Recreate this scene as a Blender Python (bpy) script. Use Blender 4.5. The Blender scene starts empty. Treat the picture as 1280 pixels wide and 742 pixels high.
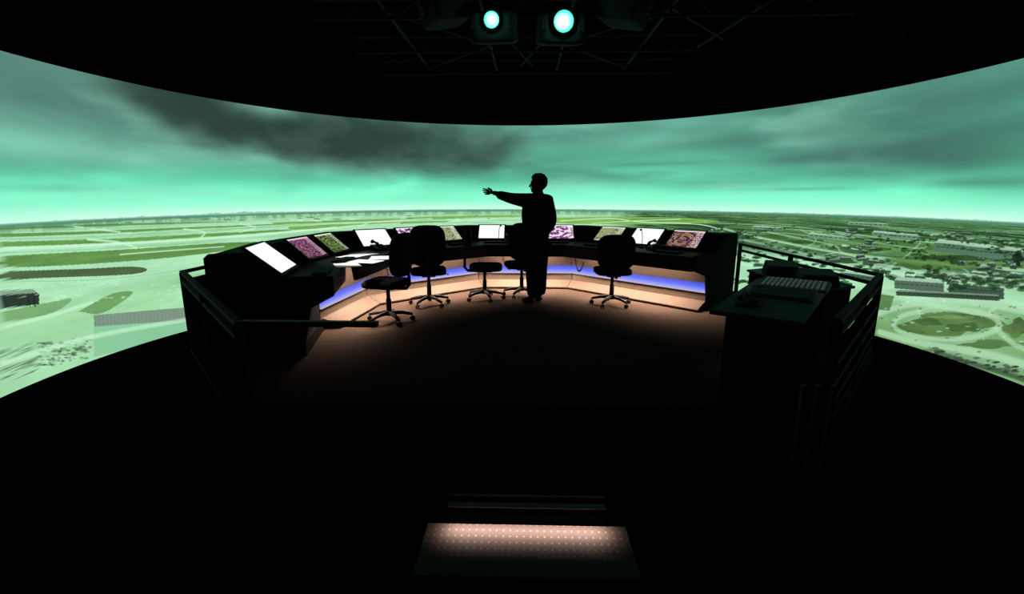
import bpy, bmesh, math, random
import numpy as np
from mathutils import Vector, Matrix
random.seed(4)
sc = bpy.context.scene
col = sc.collection
try:
    sc.view_settings.view_transform = 'Standard'
    sc.view_settings.look = 'None'
except Exception: pass
R = math.radians
F, PIT, YAW, HC = 600.0, R(11.85), R(1.62), 1.461
# ------------------------------------------------------------ camera
cd = bpy.data.cameras.new('camera'); cam = bpy.data.objects.new('camera', cd); col.objects.link(cam)
cam.location = (0, 0, HC); cam.rotation_euler = (math.pi/2 - PIT, 0, YAW)
cd.sensor_width = 36; cd.lens = 36*F/1280; cd.clip_end = 200
sc.camera = cam
w = bpy.data.worlds.new('world'); sc.world = w; w.use_nodes = True
w.node_tree.nodes['Background'].inputs[0].default_value = (0, 0, 0, 1)

def ray(x, y):
    dx, dy = (x-640)/F, (371-y)/F
    X, Y, Z = dx, math.cos(PIT)+dy*math.sin(PIT), -math.sin(PIT)+dy*math.cos(PIT)
    return Vector((X*math.cos(YAW)-Y*math.sin(YAW), X*math.sin(YAW)+Y*math.cos(YAW), Z))
def at(x, y, z):
    d = ray(x, y); t = (z-HC)/d.z
    return Vector((d.x*t, d.y*t, z))
SR, SCY, ZT, ZB, ZH = 5.35, 5.24, 2.91, -0.525, 1.174
KM = SR*math.pi/180
def P(x, y):
    d = ray(x, y)
    a = d.x**2+d.y**2; b = -2*d.y*SCY; c = SCY**2-SR**2
    t = (-b+math.sqrt(b*b-4*a*c))/(2*a)
    return math.degrees(math.atan2(d.x*t, d.y*t-SCY)), HC+d.z*t

# ------------------------------------------------------------ materials
def lin(c):
    return tuple(((v/255)/12.92 if v/255 <= .04045 else ((v/255+.055)/1.055)**2.4) for v in c)
def mat(name, rgb, rough=.6, metal=0, spec=.5, emis=None, es=0, noise=0, nscale=40):
    m = bpy.data.materials.new(name); m.use_nodes = True
    nt = m.node_tree; b = nt.nodes['Principled BSDF']
    b.inputs['Base Color'].default_value = (*rgb, 1); b.inputs['Roughness'].default_value = rough
    b.inputs['Metallic'].default_value = metal; b.inputs['Specular IOR Level'].default_value = spec
    if noise:
        tc = nt.nodes.new('ShaderNodeTexCoord'); n = nt.nodes.new('ShaderNodeTexNoise'); n.inputs['Scale'].default_value = nscale
        n.inputs['Detail'].default_value = 5
        r = nt.nodes.new('ShaderNodeValToRGB')
        r.color_ramp.elements[0].color = (*[v*(1-noise) for v in rgb], 1); r.color_ramp.elements[1].color = (*[v*(1+noise) for v in rgb], 1)
        r.color_ramp.elements[0].position = .3; r.color_ramp.elements[1].position = .7
        nt.links.new(tc.outputs['Object'], n.inputs['Vector']); nt.links.new(n.outputs['Fac'], r.inputs['Fac']); nt.links.new(r.outputs['Color'], b.inputs['Base Color'])
    if emis:
        b.inputs['Emission Color'].default_value = (*emis, 1); b.inputs['Emission Strength'].default_value = es
    return m
BLACK = mat('matte_black_paint', (.0010,.0010,.0010), 1, 0, 0, noise=.3)
VBLACK = mat('blackout_cloth', (.0005,.0005,.0005), 1, 0, 0, noise=.3)
CONS = mat('console_black_laminate', (.0016,.0016,.0018), .8, 0, .03, noise=.25)
DESKM = mat('desk_dark_laminate', (.005,.0045,.0045), .6, 0, .08, noise=.25)
FABRIC = mat('black_chair_fabric', (.003,.003,.0032), .95, 0, .04, noise=.4, nscale=200)
PLASTIC = mat('black_plastic', (.004,.004,.0042), .6, 0, .12, noise=.2)
CHROME = mat('worn_grey_metal', (.03,.03,.03), .5, .3, .3, noise=.2)
RAILM = mat('dark_rail_metal', (.002,.0022,.0022), .8, .1, .04, noise=.2)
RAIL_LIT = mat('warm_lit_handrail', (.09,.07,.055), .6, 0, .2, noise=.2)  # warm light along the rail edge put into a paler colour
GREY = mat('grey_laminate', (.05,.052,.052), .8, 0, .06, noise=.15, nscale=15)
WHITEK = mat('white_key_plastic', (.42,.44,.43), .7, noise=.05)
PAPER = mat('white_paper', (.85,.85,.83), .9, noise=.04)
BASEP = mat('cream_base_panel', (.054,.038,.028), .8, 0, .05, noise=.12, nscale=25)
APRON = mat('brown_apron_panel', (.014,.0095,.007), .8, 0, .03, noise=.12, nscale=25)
BEIGE = mat('beige_footrest', (.046,.033,.025), .8, 0, .05, noise=.12, nscale=25)
CLOTH = mat('dark_jacket_cloth', (.002,.002,.0025), 1, 0, 0, noise=.3, nscale=120)
SKIN = mat('skin', (.006,.004,.003), .9, 0, .03, noise=.15)
HAIR = mat('dark_hair', (.0015,.0015,.0015), 1, 0, 0, noise=.4, nscale=150)
NOSE = mat('aluminium_nosing', (.11,.11,.11), .7, .2, .2, noise=.2)
LENS = mat('projector_lens_light', (.02,.1,.08), .2, emis=(.55,1,.80), es=5)
LENSG = mat('lens_hood_glow', (.05,.30,.20), .4, emis=(.02,.50,.28), es=.8)
PROJ = mat('projector_grey', (.0035,.004,.004), .8, 0, .05, noise=.2)
TRUSSM = mat('truss_dark_steel', (.004,.0045,.0045), .7, .1, .1, noise=.3)

def dots_mat(name, sc3, p0, p1, c0, c1, rough, spec, nz=0):
    m = bpy.data.materials.new(name); m.use_nodes = True; nt = m.node_tree; b = nt.nodes['Principled BSDF']
    tc = nt.nodes.new('ShaderNodeTexCoord'); mp = nt.nodes.new('ShaderNodeMapping'); mp.inputs['Scale'].default_value = sc3
    v = nt.nodes.new('ShaderNodeTexVoronoi'); v.inputs['Randomness'].default_value = 0; v.inputs['Scale'].default_value = 1
    r = nt.nodes.new('ShaderNodeValToRGB'); r.color_ramp.elements[0].position = p0; r.color_ramp.elements[1].position = p1
    r.color_ramp.elements[0].color = (*c0,1); r.color_ramp.elements[1].color = (*c1,1)
    n = nt.nodes.new('ShaderNodeTexNoise'); n.inputs['Scale'].default_value = 3
    mx = nt.nodes.new('ShaderNodeMix'); mx.data_type = 'RGBA'; mx.blend_type = 'MULTIPLY'; mx.inputs[0].default_value = nz
    nt.links.new(tc.outputs['Object'], mp.inputs['Vector']); nt.links.new(mp.outputs[0], v.inputs['Vector']); nt.links.new(v.outputs['Distance'], r.inputs['Fac'])
    nt.links.new(tc.outputs['Object'], n.inputs['Vector']); nt.links.new(r.outputs[0], mx.inputs[6]); nt.links.new(n.outputs['Fac'], mx.inputs[7])
    nt.links.new(mx.outputs[2], b.inputs['Base Color']); b.inputs['Roughness'].default_value = rough; b.inputs['Specular IOR Level'].default_value = spec
    return m
FLOOR = dots_mat('dotted_floor_tiles', (22,22,22), .12, .22, (.012,.008,.006), (.035,.0235,.0175), .9, .01, .3)
TREAD = dots_mat('studded_tread', (33,26,0), .10, .17, (.17,.125,.11), (.085,.056,.047), .75, .12, .1)
def led_mat():
    m = bpy.data.materials.new('blue_light_strip'); m.use_nodes = True; nt = m.node_tree; b = nt.nodes['Principled BSDF']
    tc = nt.nodes.new('ShaderNodeTexCoord'); sp = nt.nodes.new('ShaderNodeSeparateXYZ'); r = nt.nodes.new('ShaderNodeValToRGB')
    e_ = r.color_ramp.elements
    e_[0].color = (.55,.45,.50,1); e_[1].color = (.06,.06,.25,1)
    e_[0].position = .0; e_[1].position = 1.0
    k = e_.new(.25); k.color = (.26,.30,.88,1); k = e_.new(.55); k.color = (.08,.14,.92,1); k = e_.new(.8); k.color = (.045,.09,.70,1)
    nt.links.new(tc.outputs['Generated'], sp.inputs[0]); nt.links.new(sp.outputs['Z'], r.inputs['Fac'])
    nt.links.new(r.outputs[0], b.inputs['Emission Color']); b.inputs['Emission Strength'].default_value = 1.0
    b.inputs['Base Color'].default_value = (.004,.004,.008,1); b.inputs['Specular IOR Level'].default_value = .05
    return m
LED = led_mat()
def disp_mat(name, bg, line, patch, txt, scale, thr=.5, st=1.0, seed=0):
    """procedural map / list display: background, one soft patch tone, thin contour line, text rows, header bar"""
    m = bpy.data.materials.new(name); m.use_nodes = True; nt = m.node_tree; b = nt.nodes['Principled BSDF']; N_ = nt.nodes.new; K = nt.links.new
    uv = N_('ShaderNodeUVMap'); uv.uv_map = 'uv'; sp = N_('ShaderNodeSeparateXYZ'); K(uv.outputs[0], sp.inputs[0])
    mp = N_('ShaderNodeMapping'); mp.inputs['Location'].default_value = (seed*1.7, seed*.9, 0); K(uv.outputs[0], mp.inputs[0])
    n = N_('ShaderNodeTexNoise'); n.inputs['Scale'].default_value = scale; n.inputs['Detail'].default_value = 1.5; K(mp.outputs[0], n.inputs['Vector'])
    r = N_('ShaderNodeValToRGB'); r.color_ramp.interpolation = 'CONSTANT'; e = r.color_ramp.elements
    e[0].position = 0; e[0].color = (*lin(bg), 1); e[1].position = thr; e[1].color = (*lin(line), 1)
    k = e.new(thr+.02); k.color = (*lin(patch), 1)
    K(n.outputs['Fac'], r.inputs['Fac']); last = r.outputs[0]
    def over(mask_socket, c):
        nonlocal last
        mx = N_('ShaderNodeMix'); mx.data_type = 'RGBA'; mx.inputs[7].default_value = (*lin(c), 1); K(mask_socket, mx.inputs[0]); K(last, mx.inputs[6]); last = mx.outputs[2]
    def mth(op, a, bb):
        q = N_('ShaderNodeMath'); q.operation = op
        for i_, s_ in enumerate((a, bb)):
            if isinstance(s_, (int, float)): q.inputs[i_].default_value = s_
            else: K(s_, q.inputs[i_])
        return q.outputs[0]
    dx = mth('SUBTRACT', sp.outputs['X'], .42); dy = mth('SUBTRACT', sp.outputs['Y'], .45)
    rr = mth('SQRT', mth('ADD', mth('MULTIPLY', dx, dx), mth('MULTIPLY', dy, dy)), 0)
    over(mth('MULTIPLY', mth('GREATER_THAN', mth('FRACT', mth('MULTIPLY', rr, 8.0), 0), .88), .5), line)
    row = mth('GREATER_THAN', mth('FRACT', mth('MULTIPLY', sp.outputs['Y'], 12.0), 0), .5)
    wn = N_('ShaderNodeTexNoise'); wn.inputs['Scale'].default_value = 30; K(mp.outputs[0], wn.inputs['Vector'])
    ch = mth('GREATER_THAN', wn.outputs['Fac'], .48)
    over(mth('MULTIPLY', mth('MULTIPLY', row, ch), mth('GREATER_THAN', sp.outputs['X'], .78)), txt)
    over(mth('GREATER_THAN', sp.outputs['Y'], .93), txt)
    K(last, b.inputs['Emission Color']); b.inputs['Emission Strength'].default_value = st; b.inputs['Base Color'].default_value = (.002,.002,.002,1)
    b.inputs['Roughness'].default_value = .5; b.inputs['Specular IOR Level'].default_value = .1
    return m
D_WHITE = disp_mat('white_display', (240,244,246), (238,242,244), (239,243,245), (232,238,240), 3, .5, 1.2)
D_PURP = disp_mat('purple_map_display', (74,28,68), (200,150,150), (104,50,92), (225,190,215), 6, .5, 1.1, 1)
D_PURP2 = disp_mat('purple_radar_display', (76,30,70), (205,185,120), (128,98,66), (230,210,220), 5, .53, 1.1, 5)
D_GREEN = disp_mat('green_map_display', (24,38,32), (170,200,100), (56,82,46), (215,220,205), 6, .5, 1.1, 2)
D_TEXT = disp_mat('purple_list_display', (116,40,110), (240,222,240), (232,216,232), (245,230,245), 6, .52, 1.1, 3)
D_OLIVE = disp_mat('olive_map_display', (132,150,94), (225,230,200), (98,92,76), (228,232,215), 6, .52, 1.1, 4)

# ------------------------------------------------------------ mesh helpers
class MB:
    def __init__(s): s.bm = bmesh.new()
    def box(s, c, size, rot=None):
        M = Matrix.Translation(Vector(c)) @ (rot.to_4x4() if rot else Matrix.Identity(4)) @ Matrix.Diagonal((*size, 1))
        bmesh.ops.create_cube(s.bm, size=1, matrix=M); return s
    def face_loop(s, rings, cap=True, closed=True):
        vs = [[s.bm.verts.new(p) for p in r] for r in rings]
        n = len(vs[0])
        for a, b in zip(vs, vs[1:]):
            for i in range(n if closed else n-1):
                s.bm.faces.new((a[i], a[(i+1) % n], b[(i+1) % n], b[i]))
        if cap:
            s.bm.faces.new(list(reversed(vs[0]))); s.bm.faces.new(vs[-1])
        return s
    def tube(s, pts, r, seg=8):
        pts = [Vector(p) for p in pts]; n = len(pts)
        rs = r if isinstance(r, (list, tuple)) else [r]*n
        up = None; rings = []
        for i, p in enumerate(pts):
            t = (pts[min(i+1, n-1)]-pts[max(i-1, 0)]).normalized()
            if up is None: up = Vector((0,0,1)) if abs(t.z) < .9 else Vector((1,0,0))
            a = t.cross(up).normalized(); b = a.cross(t).normalized(); up = b
            rings.append([p+(a*math.cos(2*math.pi*k/seg)+b*math.sin(2*math.pi*k/seg))*rs[i] for k in range(seg)])
        return s.face_loop(rings)
    def lathe(s, prof, c, seg=20, rot=None):
        c = Vector(c); rings = []
        for rr, zz in prof:
            ring = []
            for k in range(seg):
                v = Vector((max(rr, .0005)*math.cos(2*math.pi*k/seg), max(rr, .0005)*math.sin(2*math.pi*k/seg), zz))
                if rot: v = rot @ v
                ring.append(c+v)
            rings.append(ring)
        return s.face_loop(rings)
    def prism(s, poly, z0, z1):
        return s.face_loop([[(x, y, z0) for x, y in poly], [(x, y, z1) for x, y in poly]])
    def sup(s, c, size, e1=.4, e2=.4, rot=None, nl=14, nm=28):
        f = lambda v, e: math.copysign(abs(v)**e, v)
        c = Vector(c); rings = []
        for i in range(nl+1):
            la = -math.pi/2+math.pi*(.02+.96*i/nl)
            ring = []
            for k in range(nm):
                lo = 2*math.pi*k/nm
                v = Vector((size[0]/2*f(math.cos(la), e1)*f(math.cos(lo), e2), size[1]/2*f(math.cos(la), e1)*f(math.sin(lo), e2), size[2]/2*f(math.sin(la), e1)))
                if rot: v = rot @ v
                ring.append(c+v)
            rings.append(ring)
        return s.face_loop(rings)
    def build(s, name, m, parent=None, bevel=0, smooth=False):
        bmesh.ops.recalc_face_normals(s.bm, faces=s.bm.faces)
        me = bpy.data.meshes.new(name); s.bm.to_mesh(me); s.bm.free()
        me.materials.append(m)
        if smooth:
            me.polygons.foreach_set('use_smooth', [True]*len(me.polygons))
        o = bpy.data.objects.new(name, me); col.objects.link(o)
        if bevel:
            b = o.modifiers.new('bevel', 'BEVEL'); b.width = bevel; b.segments = 2; b.limit_method = 'ANGLE'
        if parent: o.parent = parent
        return o
def tag(o, label, cat, group=None):
    if label: o['label'] = label
    if cat: o['category'] = cat
    if group: o['group'] = group
    return o
def thing(name, loc=(0,0,0), rz=0, label=None, cat=None, group=None):
    o = bpy.data.objects.new(name, None); col.objects.link(o); o.location = loc; o.rotation_euler = (0,0,rz); o.empty_display_size = .1
    return tag(o, label, cat, group)
def dup(root, loc, rz, label=None):
    r = root.copy(); col.objects.link(r); r.location = loc; r.rotation_euler = (0,0,rz)
    if label: r['label'] = label
    for ch in list(root.children):
        c = ch.copy(); col.objects.link(c); c.parent = r
        for g in list(ch.children):
            d = g.copy(); col.objects.link(d); d.parent = c
    return r
def struct(o): o['kind'] = 'structure'; return o

# ------------------------------------------------------------ setting
disc = [(6.8*math.cos(2*math.pi*k/48), 5+6.8*math.sin(2*math.pi*k/48)) for k in range(48)]
struct(MB().prism(disc, -.95, -.85).build('floor', VBLACK))
struct(MB().prism(disc, 4.2, 4.3).build('ceiling', VBLACK))
m = MB(); arc = [R(-132+264*k/96) for k in range(97)]
wr = [[((SR+o_)*math.sin(a), SCY+(SR+o_)*math.cos(a), z) for a in arc] for o_, z in ((.12,-.85),(.12,4.2),(.2,4.2),(.2,-.85))]
m.face_loop(wr+[wr[0]], cap=False, closed=False); struct(m.build('wall_round', VBLACK, smooth=False))
front = [(-3.28,4.40),(-3.28,7.4),(-1.5,9.0),(1.5,9.0),(3.28,7.4),(3.28,4.40),(2.26,3.2),(.5,3.2),(-1.2,3.2),(-2.20,3.2)]
plat = [(-1.7,1.98),(-3.4,4.25),(-3.4,7.5),(-1.5,9.0),(1.5,9.0),(3.4,7.5),(3.4,4.25),(1.95,1.98)]
struct(MB().prism(front, -.010, 0).build('floor_platform', FLOOR))
struct(MB().prism(plat, -.85, -.0105).build('trim_1', VBLACK))
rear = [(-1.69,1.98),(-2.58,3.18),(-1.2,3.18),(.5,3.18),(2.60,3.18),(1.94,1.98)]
struct(MB().prism(rear, -.010, 0).build('floor_platform_rear_shade', BLACK))  # rear floor coloured black to stand for its unlit shade

# ------------------------------------------------------------ projected picture
def noise_tab(seed): return np.random.RandomState(seed).rand(256, 256)
TABS = [noise_tab(i) for i in range(6)]
def vn(x, y, k=0):
    T = TABS[k % 6]; xi = np.floor(x).astype(int); yi = np.floor(y).astype(int); fx = x-xi; fy = y-yi
    fx = fx*fx*(3-2*fx); fy = fy*fy*(3-2*fy)
    a = T[xi & 255, yi & 255]; b = T[(xi+1) & 255, yi & 255]; c = T[xi & 255, (yi+1) & 255]; d = T[(xi+1) & 255, (yi+1) & 255]
    return (a*(1-fx)+b*fx)*(1-fy)+(c*(1-fx)+d*fx)*fy
def fbm(x, y, o=5, k=0):
    s = 0; a = .5; t = 0
    for i in range(o):
        s = s+a*vn(x*2**i+17.3*i, y*2**i+9.1*i, k+i); t += a; a *= .5
    return s/t
def sst(a, b, x):
    t = np.clip((x-a)/(b-a), 0, 1); return t*t*(3-2*t)
phis = np.concatenate([np.arange(-125, -94, 1.5), np.arange(-94, 94.01, .11), np.arange(95, 125.1, 1.5)])
zs = np.concatenate([np.linspace(ZB, 1.0, 250), np.linspace(1.0, 1.2, 70)[1:], np.linspace(1.2, ZT, 150)[1:]])
nc, nr = len(phis), len(zs)
PH, Z = np.meshgrid(phis, zs)
def gamma(c): return np.array(c, float)
C = np.zeros((nr, nc, 3))
e = np.clip((Z-ZH)/(ZT-ZH), 0, 1)
stops = [0,.05,.12,.22,.36,.6,1]
cl = [(214,255,236),(184,255,224),(142,250,206),(112,230,184),(94,198,160),(86,168,142),(94,152,136)]
for c in range(3): C[..., c] = np.interp(e, stops, [q[c] for q in cl])
def mixc(mask, colr):
    for c in range(3): C[..., c] = C[..., c]*(1-mask)+colr[c]*mask
lf = sst(-20, -75, PH); mixc(lf*sst(.25, .8, e)*.6, (116,148,140))
rt = sst(15, 65, PH); mixc(rt*sst(.18, .55, e)*.5, (80,142,124))
wx = fbm(PH*.03+11, Z*1.1, 3, 2)*6
st1 = fbm(PH*.026+3+wx*.15, Z*1.3-PH*.006, 5, 1); st2 = fbm(PH*.06+wx*.3, Z*4.5, 5, 2)
br = .68+.54*st1+.16*st2
C *= (1+(br-1)*sst(.04, .25, e))[..., None]
mixc(sst(.44, .80, fbm(PH*.035+40+wx*.2, Z*1.9, 5, 3))*.42*sst(.14, .4, e), (64,108,98))
mixc(sst(.44, .76, fbm(PH*.040+80+wx*.2, Z*1.9+5, 5, 4))*.46*sst(.1, .3, e), (156,226,200))
def blob(x, y, sp, sz, k=1):
    a, b = P(x, y); return k*np.exp(-((PH-a)/sp)**2-((Z-b)/sz)**2)
w1 = (fbm(PH*.055, Z*1.0, 5, 3)-.5)*12; w2 = (fbm(PH*.055+30, Z*1.0+9, 5, 1)-.5)*.8
PH0, Z0 = PH, Z
PH, Z = PH0+w1, Z0+w2
cm = blob(200,132,8,.36,.55)+blob(250,152,9,.48,.85)+blob(310,166,11,.56)+blob(380,176,11,.56)+blob(450,182,10,.54)+blob(520,185,9,.50)+blob(590,183,8,.44,.95)+blob(645,180,7,.28,.55)
PH, Z = PH0, Z0
tex = fbm(PH*.085+w1*.05, Z*1.7+w2*.2, 5, 5)
mixc(np.clip(sst(.0, 1.3, cm)*.68, 0, 1), (82,118,106))
mask = sst(.15, 1.6, cm*(.45+1.0*tex))
mixc(mask*.97, (44,66,58))
mixc(np.clip(cm, 0, 1)*sst(.50, .72, fbm(PH*.10+5, Z*2.2+3, 4, 0))*.22, (104,132,122))
mixc(np.clip(blob(400,110,9,.22)+blob(470,138,7,.14,.5), 0, 1)*.45*(1-mask*.85), (160,228,196))
mixc(np.clip(blob(70,185,16,.2)+blob(150,238,14,.12,.5)+blob(820,178,12,.14,.5)+blob(300,240,18,.08,.6)+blob(560,238,18,.10,.5), 0, 1)*.38, (176,242,214))
for (x, y, a, b, k) in [(1100,190,14,.18,1),(1190,200,10,.14,.8),(1000,198,10,.10,.7),(1230,228,8,.06,.6),(900,178,13,.12,.5),(1150,125,14,.22,.5),(820,205,14,.05,.4),(60,235,9,.05,.4),(1010,236,9,.025,.5),(40,120,10,.2,.4),(1060,160,11,.12,.6)]:
    mixc(np.clip(blob(x, y, a, b, k)*(.15+1.3*tex), 0, 1)*.72, (66,104,96))
# --- ground
dz = np.maximum(ZH-Z, .004); d = 1/dz
gx, gy = np.sin(np.radians(PH))*d, np.cos(np.radians(PH))*d
n1 = fbm(gx*1.1+50, gy*1.1+50, 5, 0); n2 = fbm(gx*6+9, gy*6, 4, 3); n3 = fbm(gx*22, gy*22, 3, 1)
pale = gamma((172,228,184)); green = gamma((140,196,138))
t = sst(.46, .64, n1)[..., None]
G = pale*(1-t*.45)+green*t*.45
G *= (.90+.14*n2+.08*n3)[..., None]
ground = Z < ZH
Csky = C; C = G
def px2(poly): return [P(*q) for q in poly]
def inside(poly):
    pts = np.array(px2(poly)); x0, y0 = pts.min(0); x1, y1 = pts.max(0)
    c0, c1 = np.searchsorted(phis, [x0, x1]); r0, r1 = np.searchsorted(zs, [y0, y1])
    sl = (slice(r0, r1+1), slice(c0, c1+1)); X = PH[sl]; Y = Z[sl]; ins = np.zeros(X.shape, bool)
    n = len(pts)
    for i in range(n):
        xa, ya = pts[i]; xb, yb = pts[(i+1) % n]
        if ya == yb: continue
        cond = ((ya > Y) != (yb > Y)) & (X < (xb-xa)*(Y-ya)/(yb-ya)+xa)
        ins ^= cond
    return sl, ins
def fill(poly, c, a=1, nz=.25):
    sl, ins = inside(poly); k = (ins*a)[..., None]
    cc = np.array(c, float)*(1-nz+2*nz*n2[sl])[..., None]
    C[sl] = C[sl]*(1-k)+cc*k
def stroke(pts, wd, c, a=1):
    q = np.array(px2(pts)); m_ = wd*2+.02
    c0, c1 = np.searchsorted(phis, [q[:,0].min()-m_/KM, q[:,0].max()+m_/KM]); r0, r1 = np.searchsorted(zs, [q[:,1].min()-m_, q[:,1].max()+m_])
    sl = (slice(r0, r1+1), slice(c0, c1+1)); X = PH[sl]*KM; Y = Z[sl]
    best = np.full(X.shape, 9.)
    for (xa, ya), (xb, yb) in zip(q, q[1:]):
        xa *= KM; xb *= KM
        L = (xb-xa)**2+(yb-ya)**2+1e-9
        tt = np.clip(((X-xa)*(xb-xa)+(Y-ya)*(yb-ya))/L, 0, 1)
        best = np.minimum(best, np.hypot(X-xa-tt*(xb-xa), Y-ya-tt*(yb-ya)))
    k = (1-sst(wd*.5, wd*1.5, best))[..., None]*a
    C[sl] = C[sl]*(1-k)+np.array(c, float)*k
def spl(pts, n=8):
    out = []; p = [np.array(q, float) for q in pts]; p = [2*p[0]-p[1]]+p+[2*p[-1]-p[-2]]
    for i in range(1, len(p)-2):
        for k in range(n):
            t = k/n; out.append(tuple(.5*((2*p[i])+(-p[i-1]+p[i+1])*t+(2*p[i-1]-5*p[i]+4*p[i+1]-p[i+2])*t*t+(-p[i-1]+3*p[i]-3*p[i+1]+p[i+2])*t**3)))
    out.append(tuple(p[-2])); return out
def ell(cx, cy, rx, ry, n=28): return [(cx+rx*math.cos(2*math.pi*k/n), cy+ry*math.sin(2*math.pi*k/n)) for k in range(n)]
def blobby(cx, cy, rx, ry, n=26):
    f = [1+.22*math.sin(k*2.1+cx)+.14*math.sin(k*3.7+cy) for k in range(n)]
    return spl([(cx+rx*f[k % n]*math.cos(2*math.pi*k/n), cy+ry*f[k % n]*math.sin(2*math.pi*k/n)) for k in range(0, n+1, 2)], 4)
def soften(C, phi_lo, phi_hi, n):
    c0, c1 = np.searchsorted(phis, [phi_lo, phi_hi])
    S = C[:, c0:c1].copy()
    for _ in range(n):
        S[:, 1:-1] = (S[:, :-2]+2*S[:, 1:-1]+S[:, 2:])/4
        S[1:-1] = (S[:-2]+2*S[1:-1]+S[2:])/4
    C[:, c0:c1] = S
rs = np.random.RandomState(5)
town = sst(18, 28, PH)*sst(.78, .50, dz)
cellb = fbm(gx*2.2, gy*1.2, 3, 2)
tw = gamma((72,118,72))+(gamma((34,64,38))-gamma((72,118,72)))*sst(.46, .58, cellb)[..., None]+(gamma((128,178,130))-gamma((72,118,72)))*sst(.42, .30, cellb)[..., None]
tw = tw*(.60+.8*n3)[..., None]
C = C*(1-town[..., None]*.95)+tw*town[..., None]*.95
olv = sst(36, 56, PH)*sst(.44, .58, n1)*.7; C = C*(1-olv[..., None])+gamma((92,136,76))*(.8+.4*n3)[..., None]*olv[..., None]
for poly, cc in [
 ([(0,284),(90,281),(210,278),(300,277),(210,280),(90,284),(0,287)], (100,150,76)),
 ([(0,292),(110,289),(230,284),(340,280),(345,281),(240,286),(120,292),(0,296)], (96,146,72)),
 ([(0,302),(120,299),(240,293),(350,287),(352,289),(240,297),(120,304),(0,308)], (100,150,74)),
 ([(360,283),(450,279),(540,276),(565,277),(450,282),(370,287)], (116,170,76)),
 ([(340,278),(430,275),(560,272),(570,273),(440,277),(350,280)], (112,164,76)),
 ([(470,273),(560,270),(645,269),(640,271),(560,272)], (120,172,78)),
 ([(0,320),(150,312),(290,303),(335,304),(230,320),(90,331),(0,333)], (94,142,70)),
 ([(0,339),(100,336),(165,333),(184,337),(160,343),(60,347),(0,349)], (70,92,54)),
 ([(98,389),(140,367),(166,366),(128,391)], (104,152,92)),
 ([(0,390),(50,380),(90,373),(62,392),(0,402)], (118,168,108)),
 ([(690,272),(760,271),(850,272),(900,277),(850,280),(700,279)], (130,182,86)),
 ([(760,274),(840,274),(870,276),(790,277)], (106,152,74))]:
    fill(spl(poly+[poly[0]], 5), cc, .92, .14)
PL = (206,250,214)
for pts, wd, a in [
 ([(0,311),(100,307),(230,300),(350,291),(420,284)], .016, .8), ([(110,299),(150,303),(170,310)], .014, .8), ([(230,286),(255,290),(250,298)], .012, .8), ([(80,281),(110,285),(150,290)], .009, .8), ([(300,280),(320,284),(300,290)], .009, .8),
 ([(400,288),(440,282),(500,279)], .009, .9), ([(560,277),(600,274),(650,273)], .008, .9), ([(450,282),(470,277),(540,273)], .007, .9),
 ([(700,276),(760,273),(800,277),(870,280),(900,286)], .009, .9), ([(740,279),(790,276),(850,274)], .007, .9), ([(150,318),(200,314),(280,308)], .009, .8)]:
    stroke(spl(pts), wd, PL, a)
for pts in [[(0,299),(100,296),(230,289.5),(350,282.5)],[(0,352),(130,349),(250,334)],[(0,316),(120,311),(250,303)]]:
    stroke(spl(pts), .004, (130,176,134), .6)
for i in range(60):
    x = rs.uniform(0, 620); y = 268+rs.uniform(0, 6)+ (12-x*.02)*.6
    fill(ell(x, y, rs.uniform(2,7), rs.uniform(.5,1.0), 6), [(206,242,214),(74,118,84),(160,210,168)][i % 3], .7, .1)
fill([(0,366),(44,364),(49,368),(49,380),(0,386)], (44,60,50), 1, .1)
fill([(0,363),(42,361),(46,366),(0,369)], (130,160,138), 1, .1)
for k in range(7): stroke([(3+k*6.5,371),(5+k*6.5,383)], .006, (24,34,28), .8)
fill([(117,394),(236,384),(240,400),(118,409)], (124,148,130), .97, .05)
fill([(117,408),(240,400),(240,420),(118,446)], (136,200,154), .9, .1)
for i in range(24):
    x = 119+i*4.9; stroke([(x,393.5-i*.38),(x+.4,407.5-i*.3)], .004, (104,126,110), .5)
for i in range(170):
    x = rs.uniform(0, 115); y = 436+rs.uniform(0, 30)-x*.16
    fill(ell(x, y, rs.uniform(1.5,5), rs.uniform(.6,1.6), 8), [(64,92,68),(92,130,96)][i % 2], .55, .2)
for i in range(90):
    x = rs.uniform(0, 112); y = 476-x*.33+rs.uniform(-8,4)
    fill(ell(x, y, 2.5, 1.1, 6), (196,230,200) if i % 3 else (60,80,66), .6, .1)
for i in range(40):
    x = rs.uniform(0, 240); y = rs.uniform(350, 376); fill(ell(x, y, 3, .7, 6), (216,246,218), .55, .05)
stroke(spl([(0,455),(110,422),(240,398)]), .03, PL, .6)
stroke(spl([(0,410),(60,395),(115,378)]), .02, PL, .6)
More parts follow.
